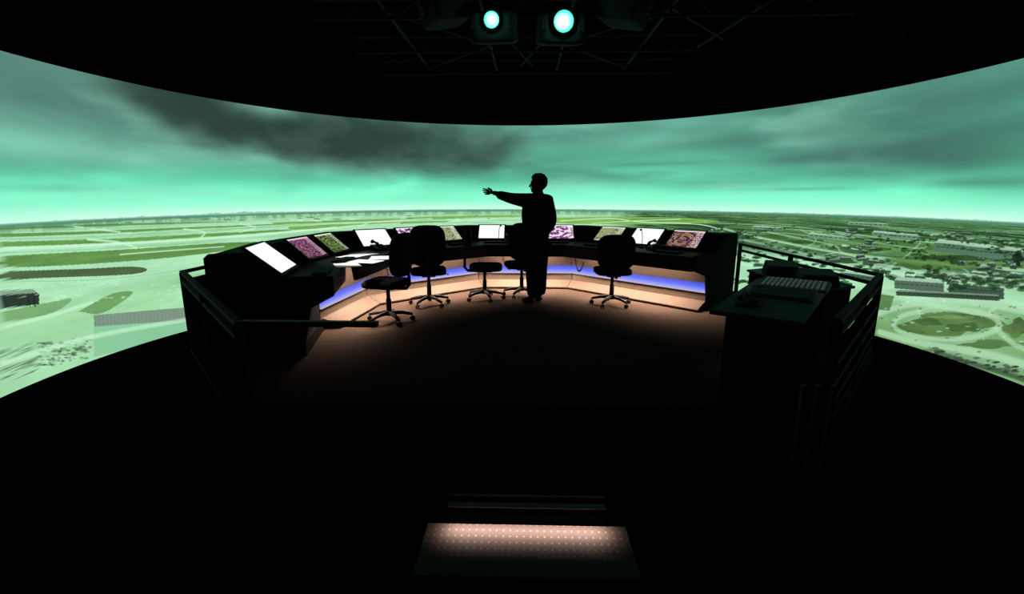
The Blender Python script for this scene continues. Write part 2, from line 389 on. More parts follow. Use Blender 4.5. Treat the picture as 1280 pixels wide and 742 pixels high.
# right: roads and dark fields
PR = (176,220,182)
for (cx, cy, rx, ry, cc) in [(1070,312,40,5,(60,96,48)),(1160,332,46,4.5,(78,118,60)),(960,296,26,3.5,(64,100,50)),(1230,346,36,4,(68,100,50)),(1010,302,24,3,(48,82,40)),(1120,298,36,3,(54,88,44)),(930,284,30,2.2,(84,128,66)),(1200,322,46,4,(44,76,40)),(1040,326,30,4,(48,82,40)),(900,279,30,1.6,(74,114,58)),(1240,430,40,5,(84,120,68)),(1150,440,30,5,(92,130,76))]:
    fill(blobby(cx, cy, rx, ry), cc, .85, .35)
for pts, wd, a in [([(905,286),(960,299),(1050,316),(1120,324),(1280,338)], .018, .8), ([(930,300),(1010,318),(1090,345),(1100,380)], .02, .5),
 ([(880,278),(1000,284),(1130,300),(1280,310)], .008, .6), ([(960,290),(1040,306),(1060,318),(1160,342),(1280,356)], .012, .6),
 ([(1095,392),(1140,380),(1200,376),(1280,388)], .04, .8), ([(1250,376),(1236,398),(1262,426),(1280,436)], .03, .7), ([(1000,286),(1020,300),(1000,312)], .009, .5), ([(1150,304),(1130,322),(1100,340)], .012, .5),
 ([(1040,288),(1080,300),(1150,310),(1160,300)], .007, .6), ([(930,290),(990,292),(1050,300)], .006, .6), ([(1180,326),(1210,340),(1190,352)], .010, .5)]:
    stroke(spl(pts), wd, PR, a)
stroke(spl([(1100,415),(1150,428),(1230,442),(1280,455)]), .045, (176,220,180), .8)
fill(blobby(1183,405,60,16), (82,118,64), .92, .45)
stroke(ell(1183,405,66,18.5,40)+[(1249,405)], .032, (176,220,180), .75)
fill(blobby(1160,402,16,5), (56,84,44), .7, .5); fill(blobby(1205,409,20,6), (58,86,46), .7, .5); fill(blobby(1190,396,24,2.5), (120,158,98), .6, .4)
fill(blobby(1272,410,16,12), (84,116,62), .8, .4)
fill([(1092,366),(1118,370),(1112,388),(1090,386)], (76,108,58), .8)
fill(spl([(1102,322),(1190,326),(1250,336),(1140,334)]), (86,126,64), .85, .4)
def bld(x0, y0, x1, y1, h, c, topc=(160,198,168)):
    fill([(x0,y0),(x1,y1),(x1,y1+h),(x0,y0+h*.85)], c, 1, .1); fill([(x0,y0),(x1,y1),(x1-4,y1-h*.35),(x0+4,y0-h*.35)], topc, 1, .1)
    for k in range(int((x1-x0)/6)):
        x = x0+3+k*6; y = y0+(y1-y0)*(x-x0)/(x1-x0); stroke([(x,y+h*.35),(x+3,y+h*.37)], .006, (36,58,46), .8)
cx_ = 1000; cy_ = 300
for i in range(190):
    if i % 6 == 0: cx_ = rs.uniform(888,1275); cy_ = rs.uniform(280,338)
    cx_ = min(max(cx_+rs.uniform(-24,24), 888), 1262)
    x = cx_; y = min(max(cy_+rs.uniform(-4,4), 280), 342)+(x-888)*.035; s_ = .5+(y-278)/65
    wv = rs.uniform(3,15)*s_; hv = rs.uniform(1.6,3.6)*s_; sk_ = rs.uniform(-.12,.2)
    g_ = rs.uniform(.5,1.1); fill([(x,y),(x+wv,y+wv*sk_),(x+wv,y+wv*sk_+hv),(x,y+hv)], [v*g_ for v in (66,96,76)], .9, .2)
    g_ = max(g_, .74); fill([(x,y),(x+wv,y+wv*sk_),(x+wv-2*s_,y+wv*sk_-hv*.5),(x+2*s_,y-hv*.5)], [v*g_ for v in (172,212,178)], .9, .2)
bld(1118,350,1180,354,12,(84,112,92)); bld(1186,354,1255,360,14,(64,90,74)); bld(1168,303,1280,315,13,(84,118,94)); bld(1200,344,1275,352,8,(96,128,104))
bld(1120,364,1250,370,6,(58,80,62),(120,150,124))
bld(1090,290,1150,295,6,(104,144,114)); bld(1010,292,1060,297,5,(110,150,120)); bld(1060,278,1110,280,3,(110,150,120)); bld(940,283,980,285,3.5,(104,144,114)); bld(1050,340,1095,346,8,(70,98,80))
for i in range(460):
    x = rs.uniform(885,1280); y = rs.uniform(279,352)+(x-885)*.03
    if vn(np.array(x*.03), np.array(y*.12), 3) < .45: continue
    s_ = .6+(y-280)/55
    for q in range(3):
        fill(ell(x+rs.uniform(-6,6)*s_, y+rs.uniform(-1,1)*s_, rs.uniform(1.2,3.2)*s_, rs.uniform(.6,1.5)*s_, 8), [(24,48,26),(38,72,36),(32,60,32)][q], .62, .35)
for i in range(70):
    x = rs.uniform(1100,1280); y = rs.uniform(375,440)
    fill(ell(x, y, rs.uniform(1.2,3.5), rs.uniform(.6,1.4), 8), [(60,86,50),(190,226,190)][i % 2], .5, .35)
for i in range(22):
    a_ = rs.uniform(0,6.28); fill(ell(1273+7*math.cos(a_)*rs.uniform(0,1), 322+9*math.sin(a_)*rs.uniform(0,1), 3, 3, 9), (28,52,32), .9, .6)
for i in range(60):
    x = rs.uniform(1165,1280); y = 438+(x-1165)*.24+rs.uniform(-5,6)
    fill(ell(x, y, rs.uniform(3,6), 1.6, 8), [(40,56,44),(86,112,90),(150,180,150)][i % 3], .85, .2)
stroke([(1170,440),(1200,450),(1280,474)], .03, (52,72,54), .7)
hz = sst(.14, .04, dz); hz2 = (vn(PH*1.3, PH*0+2, 1)*.6+.4*vn(PH*5, Z*60, 2))
k = (hz*(.2+.5*(hz2 > .5)))[..., None]*.75
C = C*(1-k)+gamma((74,122,80))*k
k = (sst(.045, .02, dz))[..., None]*.9; C = C*(1-k)+gamma((86,142,114))*k
sky = ~ground; C = np.where(sky[..., None], Csky, C)
hgt = .012+.02*np.maximum(0, fbm(PH*.6, PH*0, 4, 4)-.45)+.006*(vn(PH*4, PH*0+7, 3) > .7)+.028*np.exp(-((PH-P(305,262)[0])/6)**2)*fbm(PH*.5, PH*0, 3, 1)
k = ((Z > ZH-.01) & (Z < ZH+hgt))[..., None]*.6; C = C*(1-k)+gamma((96,160,134))*k
C = np.clip(C, 0, 255)/255
L = np.where(C <= .04045, C/12.92, ((C+.055)/1.055)**2.4)
col4 = np.ones((nr*nc, 4), np.float32); col4[:, :3] = L.reshape(-1, 3)
pr = np.radians(PH)
V = np.stack([SR*np.sin(pr), SCY+SR*np.cos(pr), Z], -1).reshape(-1, 3).astype(np.float32)
idx = np.arange(nr*nc).reshape(nr, nc)
Q = np.stack([idx[:-1,:-1], idx[1:,:-1], idx[1:,1:], idx[:-1,1:]], -1).reshape(-1, 4).astype(np.int32)
me = bpy.data.meshes.new('projection_screen')
me.vertices.add(len(V)); me.vertices.foreach_set('co', V.ravel())
me.loops.add(Q.size); me.loops.foreach_set('vertex_index', Q.ravel())
me.polygons.add(len(Q)); me.polygons.foreach_set('loop_start', np.arange(0, Q.size, 4, dtype=np.int32))
me.update(calc_edges=True)
ca = me.color_attributes.new('picture', 'FLOAT_COLOR', 'POINT'); ca.data.foreach_set('color', col4.ravel())
sm = bpy.data.materials.new('projected_picture'); sm.use_nodes = True; nt = sm.node_tree; nt.nodes.clear()
a_ = nt.nodes.new('ShaderNodeAttribute'); a_.attribute_name = 'picture'; em = nt.nodes.new('ShaderNodeEmission'); ou = nt.nodes.new('ShaderNodeOutputMaterial')
nt.links.new(a_.outputs['Color'], em.inputs[0]); nt.links.new(em.outputs[0], ou.inputs[0])
try: sm.cycles.emission_sampling = 'NONE'
except Exception: pass
me.materials.append(sm)
scr = bpy.data.objects.new('projection_screen', me); col.objects.link(scr)
tag(scr, 'huge curved projection screen showing an airfield under a cloudy green sky', 'screen')

# ------------------------------------------------------------ consoles
VS = [Vector(p) for p in [(-2.74,4.06),(-2.98,5.1),(-2.85,6.75),(-1.05,8.5),(1.05,8.5),(2.85,6.68)]]
dirs = [(b-a).normalized() for a, b in zip(VS, VS[1:])]
nrm = [Vector((d_.y, -d_.x)) for d_ in dirs]
MI = []
for i in range(len(VS)):
    if i == 0: MI.append(nrm[0])
    elif i == len(VS)-1: MI.append(nrm[-1])
    else:
        h = (nrm[i-1]+nrm[i]).normalized(); MI.append(h/h.dot(nrm[i]))
def segprism(i, prof, gap=.004):
    A, B = VS[i], VS[i+1]; mb = MB(); g = dirs[i]*gap
    ra = [(*(A+MI[i]*s+g), z) for s, z in prof]; rb = [(*(B+MI[i+1]*s-g), z) for s, z in prof]
    return mb.face_loop([ra, rb])
def seg_point(i, u, s):
    A = VS[i]+MI[i]*s; B = VS[i+1]+MI[i+1]*s; return A+(B-A)*u
clab = ['short black console section at the near left end with one large white monitor',
        'black control console section on the left holding the two tilted map monitors',
        'angled black console section behind the two left office chairs',
        'straight middle console section behind the standing person',
        'angled black console section on the right behind the single chair']
deskw = [1.0, 1.12, 1.15, 1.15, 1.15]
for i in range(5):
    c = thing('control_console', (0,0,0), 0, clab[i], 'console', 'control consoles in an arc')
    segprism(i, [(0,.12),(0,.95),(.03,.97),(.28,.97),(.55,.74),(.55,.70),(.06,.66),(.06,.12)]).build('hood', CONS, c, bevel=.006)
    dw = deskw[i]
    segprism(i, [(.50,.695),(dw-.07,.695),(dw-.05,.55),(dw-.01,.55),(dw,.735),(.50,.739)]).build('desktop', DESKM, c, bevel=.005)
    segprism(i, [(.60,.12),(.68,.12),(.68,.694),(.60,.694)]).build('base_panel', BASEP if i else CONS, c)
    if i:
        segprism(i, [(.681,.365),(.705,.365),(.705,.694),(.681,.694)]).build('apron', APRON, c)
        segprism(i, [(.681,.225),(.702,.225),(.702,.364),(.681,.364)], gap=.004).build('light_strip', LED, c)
        segprism(i, [(.02,0),(.83,0),(.90,.02),(.90,.035),(.72,.115),(.66,.12),(.02,.12)]).build('footrest', BEIGE, c)
    else:
        segprism(i, [(.02,0),(.72,0),(.72,.12),(.02,.12)]).build('plinth', CONS, c)
    if i in (0, 4):
        j = 0 if i == 0 else 5; s_ = -1 if i == 0 else 1
        prof = [(-.03,0),(-.03,.94),(.01,.975),(.30,.980),(.60,.76),(dw+.01,.75),(dw+.01,.57),(.80,.46),(.70,0)]
        A = VS[j]; g0 = dirs[i]*s_*.004; g1 = dirs[i]*s_*.045
        mb = MB(); mb.face_loop([[(*(A+MI[j]*s+g0), z) for s, z in prof], [(*(A+MI[j]*s+g1), z) for s, z in prof]]); mb.build('side_panel', CONS, c, bevel=.006)
    if i:
        mid = (VS[i]+MI[i]*.90+VS[i+1]+MI[i+1]*.90)/2; ln = ((VS[i+1]+MI[i+1]*.90)-(VS[i]+MI[i]*.90)).length
        ld = bpy.data.lights.new('under_desk_light', 'AREA'); ld.shape = 'RECTANGLE'; ld.size = ln*.82; ld.size_y = .30; ld.color = (1,.76,.60); ld.energy = (98 if i == 3 else 74)*ln; ld.spread = R(150)
        lo = bpy.data.objects.new('under_desk_light', ld); col.objects.link(lo); lo.location = (mid.x, mid.y, .685)
        lo.rotation_euler = (0, 0, math.atan2(dirs[i].y, dirs[i].x))
# ------------------------------------------------------------ monitors
v_ = Vector((0,.768,.640)); n_ = Vector((0,-.640,.768)); x_ = Vector((1,0,0))
def monitor(i, u, wd, hg, dm, label):
    p = seg_point(i, u, .555); rz = math.atan2(dirs[i].y, dirs[i].x)
    t = thing('monitor', (p.x, p.y, .742), rz, label, 'monitor', 'monitors built along the console')
    rot = Matrix((x_, v_, n_)).transposed()
    mb = MB(); mb.box(v_*(.02+hg/2)+n_*.024, (wd+.05, hg+.05, .028), rot); mb.build('casing', PLASTIC, t, bevel=.006)
    bm = bmesh.new(); uvl = bm.loops.layers.uv.new('uv')
    c0 = v_*(.02+hg/2)+n_*.0395
    vs = [bm.verts.new(c0+x_*a*wd/2+v_*b*hg/2) for a, b in ((-1,-1),(1,-1),(1,1),(-1,1))]
    f = bm.faces.new(vs)
    for l, q in zip(f.loops, ((0,0),(1,0),(1,1),(0,1))): l[uvl].uv = q
    me = bpy.data.meshes.new('display'); bm.to_mesh(me); bm.free(); me.materials.append(dm)
    o = bpy.data.objects.new('display', me); col.objects.link(o); o.parent = t
    mb = MB(); mb.box(v_*.004+n_*.016, (.12, .018, .03), rot); mb.build('foot', PLASTIC, t)
    return t
def u_of(i, x, y):
    q = at(x, y, .86); q = Vector((q.x, q.y)); A = VS[i]+MI[i]*.42; B = VS[i+1]+MI[i+1]*.42
    dd = B-A; den = q.x*dd.y-q.y*dd.x
    return (q.y*A.x-q.x*A.y)/den if abs(den) > 1e-6 else .5
mons = [(0,341,331,.56,.36,D_WHITE,'large blank white monitor at the near left end of the console'),
 (1,383,317,.42,.32,D_PURP,'monitor with purple map display, second from the left end'),
 (1,415,310,.42,.32,D_GREEN,'monitor with dark green map display, third from the left end'),
 (2,465,301,.46,.32,D_WHITE,'white monitor directly behind the papers on the left desk'),
 (2,515,298,.43,.32,D_TEXT,'monitor with purple list display behind the left chair backs'),
 (2,560,295,.41,.31,D_OLIVE,'monitor with olive map display right of the second chair back'),
 (3,612,294,.42,.31,D_WHITE,'white monitor left of the standing person'),
 (3,660,294,.40,.30,D_GREEN,'monitor hidden mostly behind the standing person'),
 (3,706,294,.41,.31,D_TEXT,'monitor with purple lists just right of the standing person'),
 (4,760,295,.43,.31,D_OLIVE,'green and white map monitor above the right chair'),
 (4,806,300,.45,.32,D_WHITE,'pale white monitor, second from the right end of the console'),
 (4,856,304,.45,.32,D_PURP2,'monitor with purple radar map at the right end of the console')]
monu = []
for i, x, y, wd, hg, dm, lb in mons:
    u = u_of(i, x, y); L_ = (seg_point(i,1,.5)-seg_point(i,0,.5)).length; mg = (wd/2+.035)/L_
    u = min(max(u, mg), 1-mg); monu.append((i, u)); monitor(i, u, wd, hg, dm, lb)

def make_keyboard():
    t = thing('keyboard', (0,0,0), 0, 'x', 'keyboard', 'black keyboards on the console desk')
    mb = MB(); mb.box((0,0,.009), (.36,.13,.018)); mb.build('casing', PLASTIC, t, bevel=.004)
    mb = MB()
    for r in range(5):
        for k in range(15): mb.box((-.161+k*.023, -.046+r*.023, .021), (.018,.018,.006))
    mb.build('keys', DESKM, t)
    return t
kl = ['black keyboard in front of the large white monitor', 'black keyboard before the purple map monitor on the left', 'black keyboard between the left chair backs', 'black keyboard before the olive map monitor',
      'black keyboard on the desk left of the standing person', 'black keyboard on the desk right of the standing person', 'black keyboard behind the single right chair', 'black keyboard at the right end of the console desk']
kb = None
for n, (mi, lb) in enumerate(zip([0,1,4,5,6,8,9,11], kl)):
    i, u = monu[mi]; p = seg_point(i, u, .95 if i == 4 else .86); loc = (p.x, p.y, .7385); rz = math.atan2(dirs[i].y, dirs[i].x)
    if kb is None: kb = make_keyboard(); kb.location = loc; kb.rotation_euler = (0,0,rz); kb['label'] = lb
    else: dup(kb, loc, rz, lb)
def make_phone():
    t = thing('telephone', (0,0,0), 0, 'x', 'telephone', 'desk telephones on the console')
    mb = MB(); mb.face_loop([[(-.09,-.10,0),(-.09,.10,0),(-.09,.10,.07),(-.09,-.10,.03)], [(.09,-.10,0),(.09,.10,0),(.09,.10,.07),(.09,-.10,.03)]]); mb.build('body', PLASTIC, t, bevel=.005)
    mb = MB(); mb.tube([(-.06,-.08,.07),(-.06,-.06,.095),(-.06,0,.105),(-.06,.07,.12),(-.06,.09,.10)], [.024,.02,.014,.02,.024], 10); mb.build('handset', PLASTIC, t, smooth=True)
    mb = MB()
    for a in range(4):
        for b in range(3): mb.box((.0+b*.025, -.05+a*.025, .048+a*.005), (.016,.016,.012))
    mb.build('buttons', DESKM, t)
    return t
ph = make_phone()
mu = lambda a, b: (monu[a][1]+monu[b][1])/2
for n, (i, u, lb) in enumerate([(2,.10,'telephone beside the papers on the left desk'),(3,mu(6,7),'telephone left of the standing person on the middle desk'),(4,mu(10,11),'telephone near the right end of the console')]):
    p = seg_point(i, u, .72); loc = (p.x, p.y, .74); rz = math.atan2(dirs[i].y, dirs[i].x)
    if n == 0: ph.location = loc; ph.rotation_euler = (0,0,rz); ph['label'] = lb
    else: dup(ph, loc, rz, lb)
def make_mic():
    t = thing('microphone', (0,0,0), 0, 'x', 'microphone', 'gooseneck microphones on the console')
    MB().lathe([(.045,0),(.045,.015),(.015,.025)], (0,0,0)).build('base', PLASTIC, t, smooth=True)
    MB().tube([(0,0,.02),(0,.0,.14),(.01,-.03,.22),(.03,-.09,.26)], .005, 8).build('gooseneck', PLASTIC, t, smooth=True)
    MB().sup((.035,-.105,.262), (.03,.05,.03), 1, 1).build('head', PLASTIC, t, smooth=True)
    return t
mic = make_mic()
for n, (i, u, lb) in enumerate([(2,mu(3,4),'gooseneck microphone between two left console monitors'),(3,mu(6,7)-.12,'gooseneck microphone left of the standing person'),(4,monu[10][1]+.03,'gooseneck microphone on the right angled desk')]):
    p = seg_point(i, u, .68); loc = (p.x, p.y, .74); rz = math.atan2(dirs[i].y, dirs[i].x)
    if n == 0: mic.location = loc; mic.rotation_euler = (0,0,rz); mic['label'] = lb
    else: dup(mic, loc, rz, lb)
pq = seg_point(4, mu(9,10), .76)
for n, (x, y, rz, lb) in enumerate([(434,331,.5,'loose white paper nearest the desk edge on the left'),(453,317,1.0,'white paper sheet in the middle of the left paper group'),(476,322,.2,'white paper lying next to the left chair back'),(457,327,1.3,'white paper lying over another sheet in front of the left monitors'),(None,0,-.75,'white paper on the right desk between the map monitor and the pale monitor'),(441,320,-.3,'white paper at the bend of the left desk beside the green map monitor')]):
    p = at(x, y, .741) if x else Vector((pq.x, pq.y, .741)); hw, hh = (.125,.17) if x else (.10,.13)
    mb = MB(); mb.face_loop([[(-hw,-hh,0),(hw,-hh,0),(hw,hh,0),(-hw,hh,0)], [(-hw,-hh,.002),(hw,-hh,.002),(hw,hh,.003),(-hw,hh,.002)]])
    o = mb.build('paper_sheet', PAPER); o.location = (p.x, p.y, .7395+n*.0004+(.003 if n == 3 else 0)); o.rotation_euler = (0,0,rz); tag(o, lb, 'paper', 'papers on the console desk')
def coil(p0, p1, name, lb, turns=22, rr=.012):
    mb = MB(); pts = []
    n = turns*8
    for k in range(n+1):
        t = k/n; q = Vector(p0).lerp(Vector(p1), t); q.z -= .18*math.sin(math.pi*t)
        pts.append(q+Vector((rr*math.cos(2*math.pi*t*turns), rr*.3*math.cos(2*math.pi*t*turns), rr*math.sin(2*math.pi*t*turns))))
    mb.tube(pts, .0035, 5); tag(mb.build(name, PLASTIC, smooth=True), lb, 'cord', 'coiled headset cords')
a_p = seg_point(1,.75,1.15); coil((a_p.x,a_p.y,.62), (a_p.x+.10,a_p.y+.04,.42), 'headset_cord', 'coiled black cord hanging off the left desk by the nearest chair')
a_p = seg_point(3,.18,1.18); coil((a_p.x,a_p.y,.60), (a_p.x+.22,a_p.y-.02,.50), 'headset_cord', 'coiled black cord looping below the middle desk')
a_p = seg_point(4,.12,1.18); coil((a_p.x,a_p.y,.60), (a_p.x+.12,a_p.y-.14,.52), 'headset_cord', 'coiled black cord below the desk right of the person')

# ------------------------------------------------------------ chairs
def make_chair(backh=.50, lb='', zb=.56, bw=.47):
    t = thing('office_chair', (0,0,0), 0, lb, 'chair', 'black swivel chairs at the console')   # faces +Y
    b = MB()
    for k in range(5):
        a = 2*math.pi*k/5+.3; b.tube([(.03*math.cos(a),.03*math.sin(a),.115),(.15*math.cos(a),.15*math.sin(a),.105),(.27*math.cos(a),.27*math.sin(a),.075)], [.028,.022,.016], 8)
    b.lathe([(.04,.08),(.045,.10),(.035,.14)], (0,0,0))
    base = b.build('star_base', PLASTIC, t, smooth=True)
    for k in range(5):
        a = 2*math.pi*k/5+.3
        cb = MB(); rot = Matrix.Rotation(a+.5, 3, 'Z') @ Matrix.Rotation(math.pi/2, 3, 'X')
        c = Vector((.27*math.cos(a), .27*math.sin(a), .028))
        for s in (-.014, .014):
            cb.lathe([(.006,-.008),(.026,-.008),(.028,0),(.026,.008),(.006,.008)], c+rot @ Vector((0,0,s)), 16, rot)
        cb.tube([c, c+Vector((0,0,.05))], .006, 6); cb.build('caster', PLASTIC, base)
    MB().lathe([(.030,.13),(.030,.28),(.022,.285),(.022,.41)], (0,0,0)).build('gas_column', PLASTIC, t, smooth=True)
    MB().box((0,0,.415), (.18,.22,.03)).build('tilt_mechanism', PLASTIC, t, bevel=.006)
    MB().sup((0,.02,.47), (.48,.47,.10), .45, .45).build('seat', FABRIC, t, smooth=True)
    MB().tube([(0,-.08,.415),(0,-.24,.42),(0,-.285,.47),(0,-.275,.60),(0,-.27,zb+.16)], [.022,.022,.02,.018,.018], 8).build('back_bar', PLASTIC, t, smooth=True)
    m = MB()
    m.sup((0,-.235,zb+backh/2), (bw,.09,backh), .55, .55, Matrix.Rotation(.08, 3, 'X'))
    for v in m.bm.verts: v.co.y += .9*v.co.x**2
    m.build('backrest', FABRIC, t, smooth=True)
    MB().tube([(.09,.02,.42),(.25,.03,.415),(.27,.03,.413)], [.006,.006,.012], 6).build('lever', PLASTIC, t)
    return t
def place(ch, x, y, rz):
    p = at(x, y, .03); ch.location = (p.x, p.y, 0); ch.rotation_euler = (0,0,R(rz)); return ch
place(make_chair(.50, 'black office chair turned sideways, nearest the camera at the left desk'), 487, 399, 76)
c2 = place(make_chair(.54, 'black office chair with its back to the camera, second from the left'), 537, 378, 12)
place(make_chair(.30, 'black office chair with a small high back turned sideways just left of the person', .76, .36), 606, 371, -86)
p = at(652, 367, .03); dup(c2, (p.x, p.y, 0), R(12), 'black office chair partly hidden behind the legs of the standing person')
place(make_chair(.46, 'black office chair standing alone to the right of the person', .52, .50), 764, 378, 2)

# ------------------------------------------------------------ person
def skin_mesh(verts, edges, radii, root=0, sub=2):
    me = bpy.data.meshes.new('tmp'); me.from_pydata(verts, edges, []); o = bpy.data.objects.new('tmp', me); col.objects.link(o)
    sk = o.modifiers.new('skin', 'SKIN'); sk.use_smooth_shade = True
    for i, r in enumerate(radii):
        me.skin_vertices[0].data[i].radius = r if isinstance(r, tuple) else (r, r); me.skin_vertices[0].data[i].use_root = (i == root)
    s = o.modifiers.new('sub', 'SUBSURF'); s.levels = sub; s.render_levels = sub
    bpy.context.view_layer.update(); dg = bpy.context.evaluated_depsgraph_get()
    res = bpy.data.meshes.new_from_object(o.evaluated_get(dg)); bpy.data.objects.remove(o); return res
def graph(chains):
    verts, edges, radii, names = [], [], [], {}
    for ch in chains:
        prev = None
        for it in ch:
            if isinstance(it, str): k = names[it]
            else:
                nm, co, r = it; k = len(verts); verts.append(co); radii.append(r)
                if nm: names[nm] = k
            if prev is not None: edges.append((prev, k))
            prev = k
    return verts, edges, radii
fp = at(672, 378, 0)
per = thing('person', (fp.x, fp.y, 0), 0, 'standing person in dark clothes pointing left with an outstretched arm', 'person')
hand_w = Vector((-.580,-.07,1.500))
body = [
 [('pel',(-.01,0,.96),.12),('wai',(-.01,-.0,1.10),.115),('che',(0,0,1.28),.13),('up',(0,0,1.40),.10),('nk',(-.008,.005,1.48),.066),('sk',(-.018,.01,1.545),.070),('hd',(-.014,.012,1.61),.086),('tp',(-.006,.01,1.665),.076)],
 ['up',('ls',(-.13,-.13,1.41),.066),('le',(-.350,-.13,1.438),.048),('lw',tuple(hand_w),.034),('lp',(-.622,-.064,1.510),.030)],
 ['up',('rs',(.11,.13,1.41),.066),('re',(.19,.10,1.13),.050),('rw',(.11,-.08,.98),.036),('rp',(.095,-.095,.945),.034)],
 ['pel',('lh',(-.07,-.07,.88),.088),('lk',(-.075,-.085,.50),.060),('la',(-.065,-.07,.10),.040),('lf',(-.13,-.02,.045),.038),('lt',(-.20,.03,.035),.03)],
 ['pel',('rh',(.04,.07,.88),.088),('rk',(.035,.08,.50),.060),('ra',(.04,.08,.10),.040),('rf',(-.03,.135,.045),.038),('rt',(-.10,.185,.035),.03)],
]
bmj = bmesh.new()
bmj.from_mesh(skin_mesh(*graph(body)))
def fingers(w, d, side, pn, curl, fan=0):
    w, d, side, pn = map(Vector, (w, d, side, pn)); d.normalize(); side.normalize(); pn.normalize()
    pv = [w-d*.04, w+d*.01, w+d*.045, w+d*.075]
    bmj.from_mesh(skin_mesh([tuple(v) for v in pv], [(0,1),(1,2),(2,3)], [(.028,.026),(.032,.026),(.037,.022),(.036,.018)]))
    for k, (off, ln) in enumerate([(-.025,.068),(-.008,.074),(.009,.068),(.025,.054)]):
        dk = (d+side*fan*(k-1.5)/1.5).normalized()
        b0 = w+d*.045+side*off; c = curl[k]
        b1 = b0+dk*.032; d1 = (dk*math.cos(c*.5)-pn*math.sin(c*.5)); d2 = (dk*math.cos(c)-pn*math.sin(c)); d3 = (dk*math.cos(c*1.6)-pn*math.sin(c*1.6))
        q1 = b1+d1*ln*.45; q2 = q1+d2*ln*.32; q3 = q2+d3*ln*.23
        bmj.from_mesh(skin_mesh([tuple(v) for v in (b0,b1,q1,q2,q3)], [(0,1),(1,2),(2,3),(3,4)], [.010,.0105,.0098,.009,.0075], sub=1))
    t0 = w+d*.015-side*.02; t1 = t0+(d*.7-side*.7).normalized()*.030; t2 = t1+(d*.9-side*.4-pn*.2).normalized()*.028; t3 = t2+(d-side*.2-pn*.2).normalized()*.022
    bmj.from_mesh(skin_mesh([tuple(v) for v in (t0,t1,t2,t3)], [(0,1),(1,2),(2,3)], [.015,.013,.011,.009], sub=1))
fingers(hand_w+Vector((-.025,0,.006)), (-1,.05,.14), (.05,.25,-.97), (-.05,-1,-.1), [.03,.2,.35,.5], .14)
fingers((.10,-.09,.955), (-.25,-.25,-.9), (-.8,.5,.1), (.5,.8,0), [.7,.8,.8,.9])
fd = Vector((-.93,.36,0)); sd = Vector((.36,.93,0)); hc = Vector((-.010,.012,1.615))
tmp = MB()
rotF = Matrix((sd, fd*-1, Vector((0,0,1)))).transposed()
tmp.sup(hc+Vector((0,0,.01)), (.155,.198,.232), 1, 1, rotF)
tmp.sup(hc+fd*.055+Vector((0,0,-.078)), (.086,.088,.072), 1, 1, rotF)
tmp.tube([hc+fd*.086+Vector((0,0,.025)), hc+fd*.107+Vector((0,0,0)), hc+fd*.124+Vector((0,0,-.02)), hc+fd*.098+Vector((0,0,-.034))], [.009,.012,.015,.011], 8)
tmp.tube([hc+fd*.088-sd*.022+Vector((0,0,-.055)), hc+fd*.104+Vector((0,0,-.054)), hc+fd*.088+sd*.022+Vector((0,0,-.055))], .009, 8)
for s in (-1, 1):
    tmp.sup(hc+sd*s*.080+Vector((0,0,-.01)), (.024,.040,.062), 1, 1, rotF); tmp.sup(hc+fd*.084+sd*s*.032+Vector((0,0,.018)), (.028,.018,.016), 1, 1, rotF)
    tmp.tube([hc+fd*.090+sd*s*.015+Vector((0,0,.037)), hc+fd*.088+sd*s*.045+Vector((0,0,.036))], .006, 6)
me_t = bpy.data.meshes.new('t'); tmp.bm.to_mesh(me_t); bmj.from_mesh(me_t)
bm_me = bpy.data.meshes.new('body'); bmj.to_mesh(bm_me); bmj.free(); bm_me.materials.append(SKIN); bm_me.polygons.foreach_set('use_smooth', [True]*len(bm_me.polygons))
bo = bpy.data.objects.new('body', bm_me); col.objects.link(bo); bo.parent = per
def cloth(name, chains, m):
    me = skin_mesh(*graph(chains)); me.name = name; me.materials.clear(); me.materials.append(m)
    o = bpy.data.objects.new(name, me); col.objects.link(o); o.parent = per; return o
cloth('jacket', [
 [('pel',(-.02,0,.82),(.205,.18)),('wai',(-.025,0,1.04),.205),('che',(-.03,0,1.25),.228),('up',(-.015,0,1.395),.172),('nk',(-.008,.005,1.468),.084)],
 ['up',('ls',(-.175,-.13,1.405),.104),('le',(-.365,-.13,1.432),.078),('lw',(-.572,-.083,1.492),.055)],
 ['up',('rs',(.120,.13,1.400),.102),('re',(.192,.10,1.13),.078),('rw',(.12,-.05,.99),.058)]], CLOTH)
cloth('trousers', [
 [('pel',(-.015,0,.90),.155),('lh',(-.075,-.07,.80),.122),('lk',(-.075,-.085,.50),.104),('la',(-.065,-.075,.08),.086)],
 ['pel',('rh',(.045,.07,.80),.122),('rk',(.035,.08,.50),.104),('ra',(.038,.078,.08),.086)]], CLOTH)
for q in (((-.04,-.085,.045),(-.13,-.02,.045),(-.215,.042,.035)), ((.06,.065,.045),(-.03,.135,.045),(-.115,.197,.035))):
    me = skin_mesh(list(q), [(0,1),(1,2)], [(.050,.045),(.055,.045),(.045,.032)]); me.materials.clear(); me.materials.append(PLASTIC)
    for v in me.vertices: v.co.z = max(v.co.z, .0)
    o = bpy.data.objects.new('shoe', me); col.objects.link(o); o.parent = per
mb = MB(); mb.sup(hc-fd*.016+Vector((0,0,.034)), (.188,.228,.226), .95, 1, rotF, 34, 60)
for v in mb.bm.verts:
    q = v.co-hc
    if q.dot(fd) > .058 and q.z < .074: v.co -= fd*(q.dot(fd)-.058)*.92
    if q.z < -.072: v.co.z = hc.z-.072+(q.z+.072)*.3
    v.co += q.normalized()*(.004*math.sin(v.co.x*130+1)*math.sin(v.co.z*110+v.co.y*90)+.003*math.sin(v.co.x*260+v.co.z*200))
    if q.z > .085 and q.dot(fd) > .02: v.co += Vector((0,0,.006))+fd*.006
mb.build('hair', HAIR, per, smooth=True)

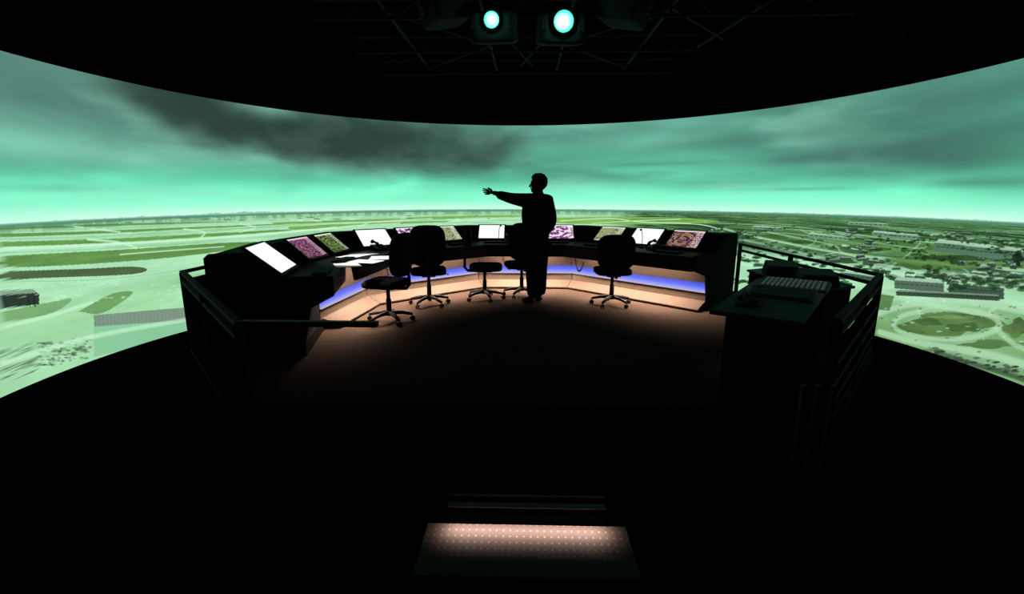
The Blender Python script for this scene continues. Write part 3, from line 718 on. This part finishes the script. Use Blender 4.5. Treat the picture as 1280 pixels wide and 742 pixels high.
# ------------------------------------------------------------ guard rails
def rail(pts, zl, lb, posts, extra=(), ph_=.44, side_panel=0):
    t = thing('guard_rail', (pts[0][0], pts[0][1], 0), 0, lb, 'railing', 'guard rails around the platform'); o0 = Vector((pts[0][0], pts[0][1], 0))
    def bars(zl, pts, nm='rail_bar', m_=RAILM):
        for z in zl:
            mb = MB()
            for a, b in zip(pts, pts[1:]):
                A = Vector((*a, z))-o0; B = Vector((*b, z))-o0; dd = B-A
                mb.box((A+B)/2, (dd.length+.03, .045, .03), Matrix.Rotation(math.atan2(dd.y, dd.x), 3, 'Z'))
            mb.build(nm, m_, t, bevel=.004)
    bars(zl, pts)
    bars(extra, pts[1:3])
    for x, y in posts: MB().box(Vector((x, y, zl[0]/2))-o0, (.045,.045,zl[0]-.01)).build('post', RAILM, t, bevel=.004)
    for a, b in ((pts[1], pts[2]),)+(((pts[0], pts[1]),) if side_panel else ()):
        A = Vector((*a, 0))-o0; B = Vector((*b, 0))-o0; dd = B-A
        MB().box((A+B)/2+Vector((0,0,ph_/2+.002)), (dd.length-.05, .02, ph_), Matrix.Rotation(math.atan2(dd.y, dd.x), 3, 'Z')).build('infill_panel', BLACK, t)
    return t, bars
rail([(3.22,7.3),(3.22,4.4),(1.80,2.73)], [.76,.67], 'dark metal guard rail on the right platform edge behind the grey desk', [(3.22,7.3),(3.22,5.9),(3.22,4.4),(2.51,3.565),(1.80,2.73)], (.48,.34,.20,.08), .58)
t_, bars_ = rail([(-3.24,7.3),(-3.24,4.4),(-1.62,2.58)], [.76,.67], 'dark metal guard rail on the left platform edge beside the console end', [(-3.24,7.3),(-3.24,5.9),(-3.24,4.4),(-2.43,3.49),(-1.62,2.58)], (), .655, 1)
bars_((.76,), [(-1.62,2.58),(-.84,2.58)], 'handrail', RAIL_LIT)

# ------------------------------------------------------------ supervisor desk on the right
ds = thing('supervisor_desk', (0,0,0), 0, 'dark desk with grey worktop in front of the right guard rail', 'desk')
q = [(1.18,3.03),(2.09,4.31),(2.56,4.02),(1.60,2.72)]
MB().prism(q, .72, .75).build('worktop', GREY, ds, bevel=.004)
q2 = [(1.30,3.06),(2.12,4.22),(2.50,4.0),(1.64,2.80)]
MB().prism(q2, .0, .719).build('cabinet', BLACK, ds, bevel=.006)
dv = Vector((.58,.815,0)).normalized(); ang = math.atan2(dv.y, dv.x)
kp = thing('key_panel', (2.16,3.86,.7505), ang-math.pi/2, 'large control panel with rows of white keys on the grey desk', 'control panel')
MB().face_loop([[(-.24,-.19,0),(.24,-.19,0),(.24,.19,0),(-.24,.19,0)], [(-.235,-.185,.012),(.235,-.185,.012),(.235,.185,.035),(-.235,.185,.035)]]).build('casing', PLASTIC, kp)
mb = MB()
for r in range(5):
    for k in range(13): mb.box((-.205+k*.034, -.13+r*.062, .020+r*.004), (.022,.036,.014))
mb.build('keys', WHITEK, kp)
tp = thing('telephone', (1.50,3.18,.7505), ang-math.pi/2, 'dark desk telephone on the near part of the grey desk', 'telephone')
for ch in ph.children:
    c = ch.copy(); col.objects.link(c); c.parent = tp; c.scale = (.8,.8,.6)
fl = thing('flat_display', (1.86,3.47,.7505), ang-math.pi/2, 'dark low display unit lying before the white keys on the grey desk', 'monitor')
MB().face_loop([[(-.21,-.15,0),(.21,-.15,0),(.21,.15,0),(-.21,.15,0)], [(-.21,-.145,.012),(.21,-.145,.012),(.21,.145,.045),(-.21,.145,.045)]]).build('casing', PLASTIC, fl, bevel=.004)
MB().box((0,0,.034), (.36,.24,.004), Matrix.Rotation(math.atan2(.033,.29), 3, 'X')).build('display', DESKM, fl)
cb = thing('equipment_cabinet', (0,0,0), 0, 'black low equipment cabinet between the console end and the right rail', 'cabinet')
MB().prism([(2.60,4.35),(2.60,5.6),(3.12,5.9),(3.12,4.6)], 0, .60).build('body', CONS, cb, bevel=.01)
MB().prism([(2.58,4.33),(2.58,5.62),(3.14,5.92),(3.14,4.58)], .601, .625).build('top', DESKM, cb, bevel=.004)
for n, (x, y, lb) in enumerate([(2.83,5.35,'dark equipment box seen from behind near the console end'),(2.87,4.75,'dark equipment box on the cabinet nearest the rail corner')]):
    b = thing('equipment_box', (x, y, .626), -.3, lb, 'equipment', 'equipment boxes on the low cabinet')
    MB().face_loop([[(-.17,-.15,0),(.17,-.15,0),(.17,.15,0),(-.17,.15,0)], [(-.15,-.13,.09),(.15,-.13,.09),(.15,.12,.13),(-.15,.12,.13)]]).build('housing', PLASTIC, b, bevel=.01)
    MB().box((0,-.152,.045), (.2,.01,.035)).build('front_plate', DESKM, b)
for k, x in enumerate((1000,1018,1037)):
    d_ = ray(x, 520); t_ = 2.42/d_.y
    o = thing('rail_post', (d_.x*t_, 2.42, 0), 0, ['slim grey metal post below the grey desk, left of three','slim grey metal post below the grey desk, middle of three','slim grey metal post below the grey desk, right of three'][k], 'post', 'slim posts below the grey desk')
    MB().box((0,0,.25), (.022,.03,.48)).build('shaft', CHROME, o, bevel=.003); MB().box((0,0,.005), (.06,.06,.01)).build('foot_plate', BLACK, o)

# ------------------------------------------------------------ lit step in the foreground
st = thing('step', (0,0,0), 0, 'lit step with dotted tread at the bottom of the picture', 'step')
MB().box((0.02,1.77,-.435), (.98,.33,.83)).build('riser_block', VBLACK, st)
MB().box((0.01,1.77,-.01), (.90,.31,.02)).build('tread', TREAD, st, bevel=.003)
MB().box((0.01,1.612,.003), (.90,.006,.005)).build('nosing', BASEP, st)
MB().box((.01,1.945,.082), (.72,.03,.010)).build('light_bar', NOSE, st, bevel=.003)
MB().box((.01,1.985,.104), (.72,.012,.006)).build('light_bar_trim', NOSE, st, bevel=.002)
for x in (-.34,.36): MB().box((x,1.955,.040), (.02,.02,.07)).build('bracket', BLACK, st)
ld = bpy.data.lights.new('step_light', 'AREA'); ld.shape = 'RECTANGLE'; ld.size = .70; ld.size_y = .04; ld.color = (1,.88,.80); ld.energy = 2.3; ld.spread = R(138)
lo = bpy.data.objects.new('step_light', ld); col.objects.link(lo); lo.location = (.01,1.885,.070); lo.rotation_euler = (0, 0, 0)
s2 = thing('step', (0,0,0), 0, 'unlit black step below the dotted tread', 'step')
MB().box((0.02,1.45,-.53), (1.0,.30,.62)).build('riser_block', VBLACK, s2); MB().box((0.02,1.45,-.21), (.98,.29,.02)).build('tread', BLACK, s2)

# ------------------------------------------------------------ ceiling equipment
tr = thing('ceiling_truss', (0,0,0), 0, 'dark steel truss grid hanging under the black ceiling', 'truss')
ZT1 = 3.62
for y in (4.6, 5.9, 7.2, 8.4):
    wx_ = 3.6 if y < 7 else 2.4
    mb = MB(); mb.tube([(-2.4,y,ZT1),(wx_,y,ZT1)], .022, 8); mb.tube([(-2.4,y,ZT1-.2),(wx_,y,ZT1-.2)], .018, 8)
    for k in range(int((wx_+2.4)/.3)): mb.tube([(-2.4+k*.3,y,ZT1-.2*(k%2)),(-2.1+k*.3,y,ZT1-.2*((k+1)%2))], .008, 6)
    mb.build('cross_beam', TRUSSM, tr)
for x in (-1.6,-.5,.5,1.6): MB().tube([(x,4.4,ZT1-.1),(x,8.6,ZT1-.1)], .02, 8).build('long_beam', TRUSSM, tr)
MB().tube([(2.8,4.4,ZT1-.1),(2.4,7.4,ZT1-.1)], .02, 8).build('long_beam', TRUSSM, tr)
for a, b in (((-.5,6),(.1,8.3)),((.5,5.9),(-.1,8.3)),((-1.6,5.9),(-.5,7.2)),((1.6,5.9),(.5,7.2)),((.5,7.2),(1.6,8.4)),((-.5,7.2),(-1.6,8.4)),((1.6,5.9),(2.6,7.0))):
    MB().tube([(*a,ZT1-.12),(*b,ZT1-.12)], .014, 6).build('diagonal_brace', TRUSSM, tr)
mb = MB()
for x in (-1.6, 1.6):
    for y in (4.6, 8.4): mb.tube([(x,y,ZT1),(x,y,4.2)], .012, 6)
mb.build('hanger_rods', TRUSSM, tr)
def pj(x, y, Y): 
    d_ = ray(x, y); t_ = Y/d_.y; return (d_.x*t_, Y, HC+d_.z*t_)
tag(MB().tube([pj(1115,0,6.4), pj(1122,22,6.4), pj(1138,64,6.4)], .006, 6).build('hanging_cable', PROJ), 'slanting grey cable hanging from the ceiling at upper right', 'cable')
def projector(x, y, z, rz, lb, lit):
    t = thing('projector', (x, y, z), rz, lb, 'projector', 'projectors hanging from the truss')   # front faces -Y
    rt = Matrix.Rotation(.25, 3, 'X')
    mb = MB(); mb.sup((0,.24,0), (.50,.46,.30), .3, .3, rt); mb.build('housing', PROJ, t, smooth=True)
    rl = Matrix.Rotation(math.pi/2+.25, 3, 'X')
    c = rt @ Vector((0,.0,0)); k_ = lit or 1
    MB().lathe([(.075*k_,-.04),(.092*k_,.045),(.084*k_,.05),(.05*k_,.02)], c, 28, rl).build('lens_barrel', LENSG if lit else PLASTIC, t, smooth=True)
    MB().lathe([(.0,.0),(.050*k_,.0),(.045*k_,.038),(.022*k_,.055)], c, 24, rl).build('lens', LENS if lit else PLASTIC, t, smooth=True)
    mb = MB()
    for s in (-.2, .2): mb.tube([(s,.24,.08),(s,.24,.30)], .012, 6)
    mb.box((0,.24,.30), (.44,.06,.02)); mb.build('bracket', TRUSSM, t)
    for x0 in (-.21, .16):
        mb = MB(); mb.box(rt @ Vector((x0+.025,.006,-.02)), (.06,.012,.12))
        for k in range(5): mb.box(rt @ Vector((x0+.003+.011*k, -.002, -.02)) , (.004,.012,.12))
        mb.build('vent', PLASTIC, t)
    if lit:
        ld = bpy.data.lights.new('lens_glow', 'POINT'); ld.energy = 7*k_*k_; ld.color = (.22,1,.62); ld.shadow_soft_size = .02
        lo = bpy.data.objects.new('lens_glow', ld); col.objects.link(lo); lo.location = (x, y-.12, z-.03)
    return t
projector(*pj(615,25,5.3), R(-3), 'left glowing projector facing the camera under the ceiling', .85)
projector(*pj(704,27,5.3), R(4), 'right glowing projector facing the camera under the ceiling', 1.1)
projector(*pj(530,6,5.5), R(-60), 'unlit projector turned left, leftmost under the ceiling', 0)
projector(*pj(808,6,5.5), R(60), 'unlit projector turned right, rightmost under the ceiling', 0)

# ------------------------------------------------------------ added spots without fixtures
def spot(loc, tgt, e_, colr, ang_, blend=.6, size=.03):
    ld = bpy.data.lights.new('added_spot', 'SPOT'); ld.energy = e_; ld.color = colr; ld.spot_size = R(ang_); ld.spot_blend = blend; ld.shadow_soft_size = size
    o = bpy.data.objects.new('added_spot', ld); col.objects.link(o); o.location = loc
    o.rotation_euler = (Vector(tgt)-Vector(loc)).to_track_quat('-Z', 'Y').to_euler(); return o
pp = at(455,324,.74); spot((pp.x+.3,pp.y-.3,3.3), pp, 420, (1,.98,.95), 26, .5)  # added spot, brightens the papers on the left desk
spot((1.6,3.2,3.3), (2.0,3.7,.75), 30, (.9,1,.97), 22, .6)  # added spot, brightens the grey worktop and white keys
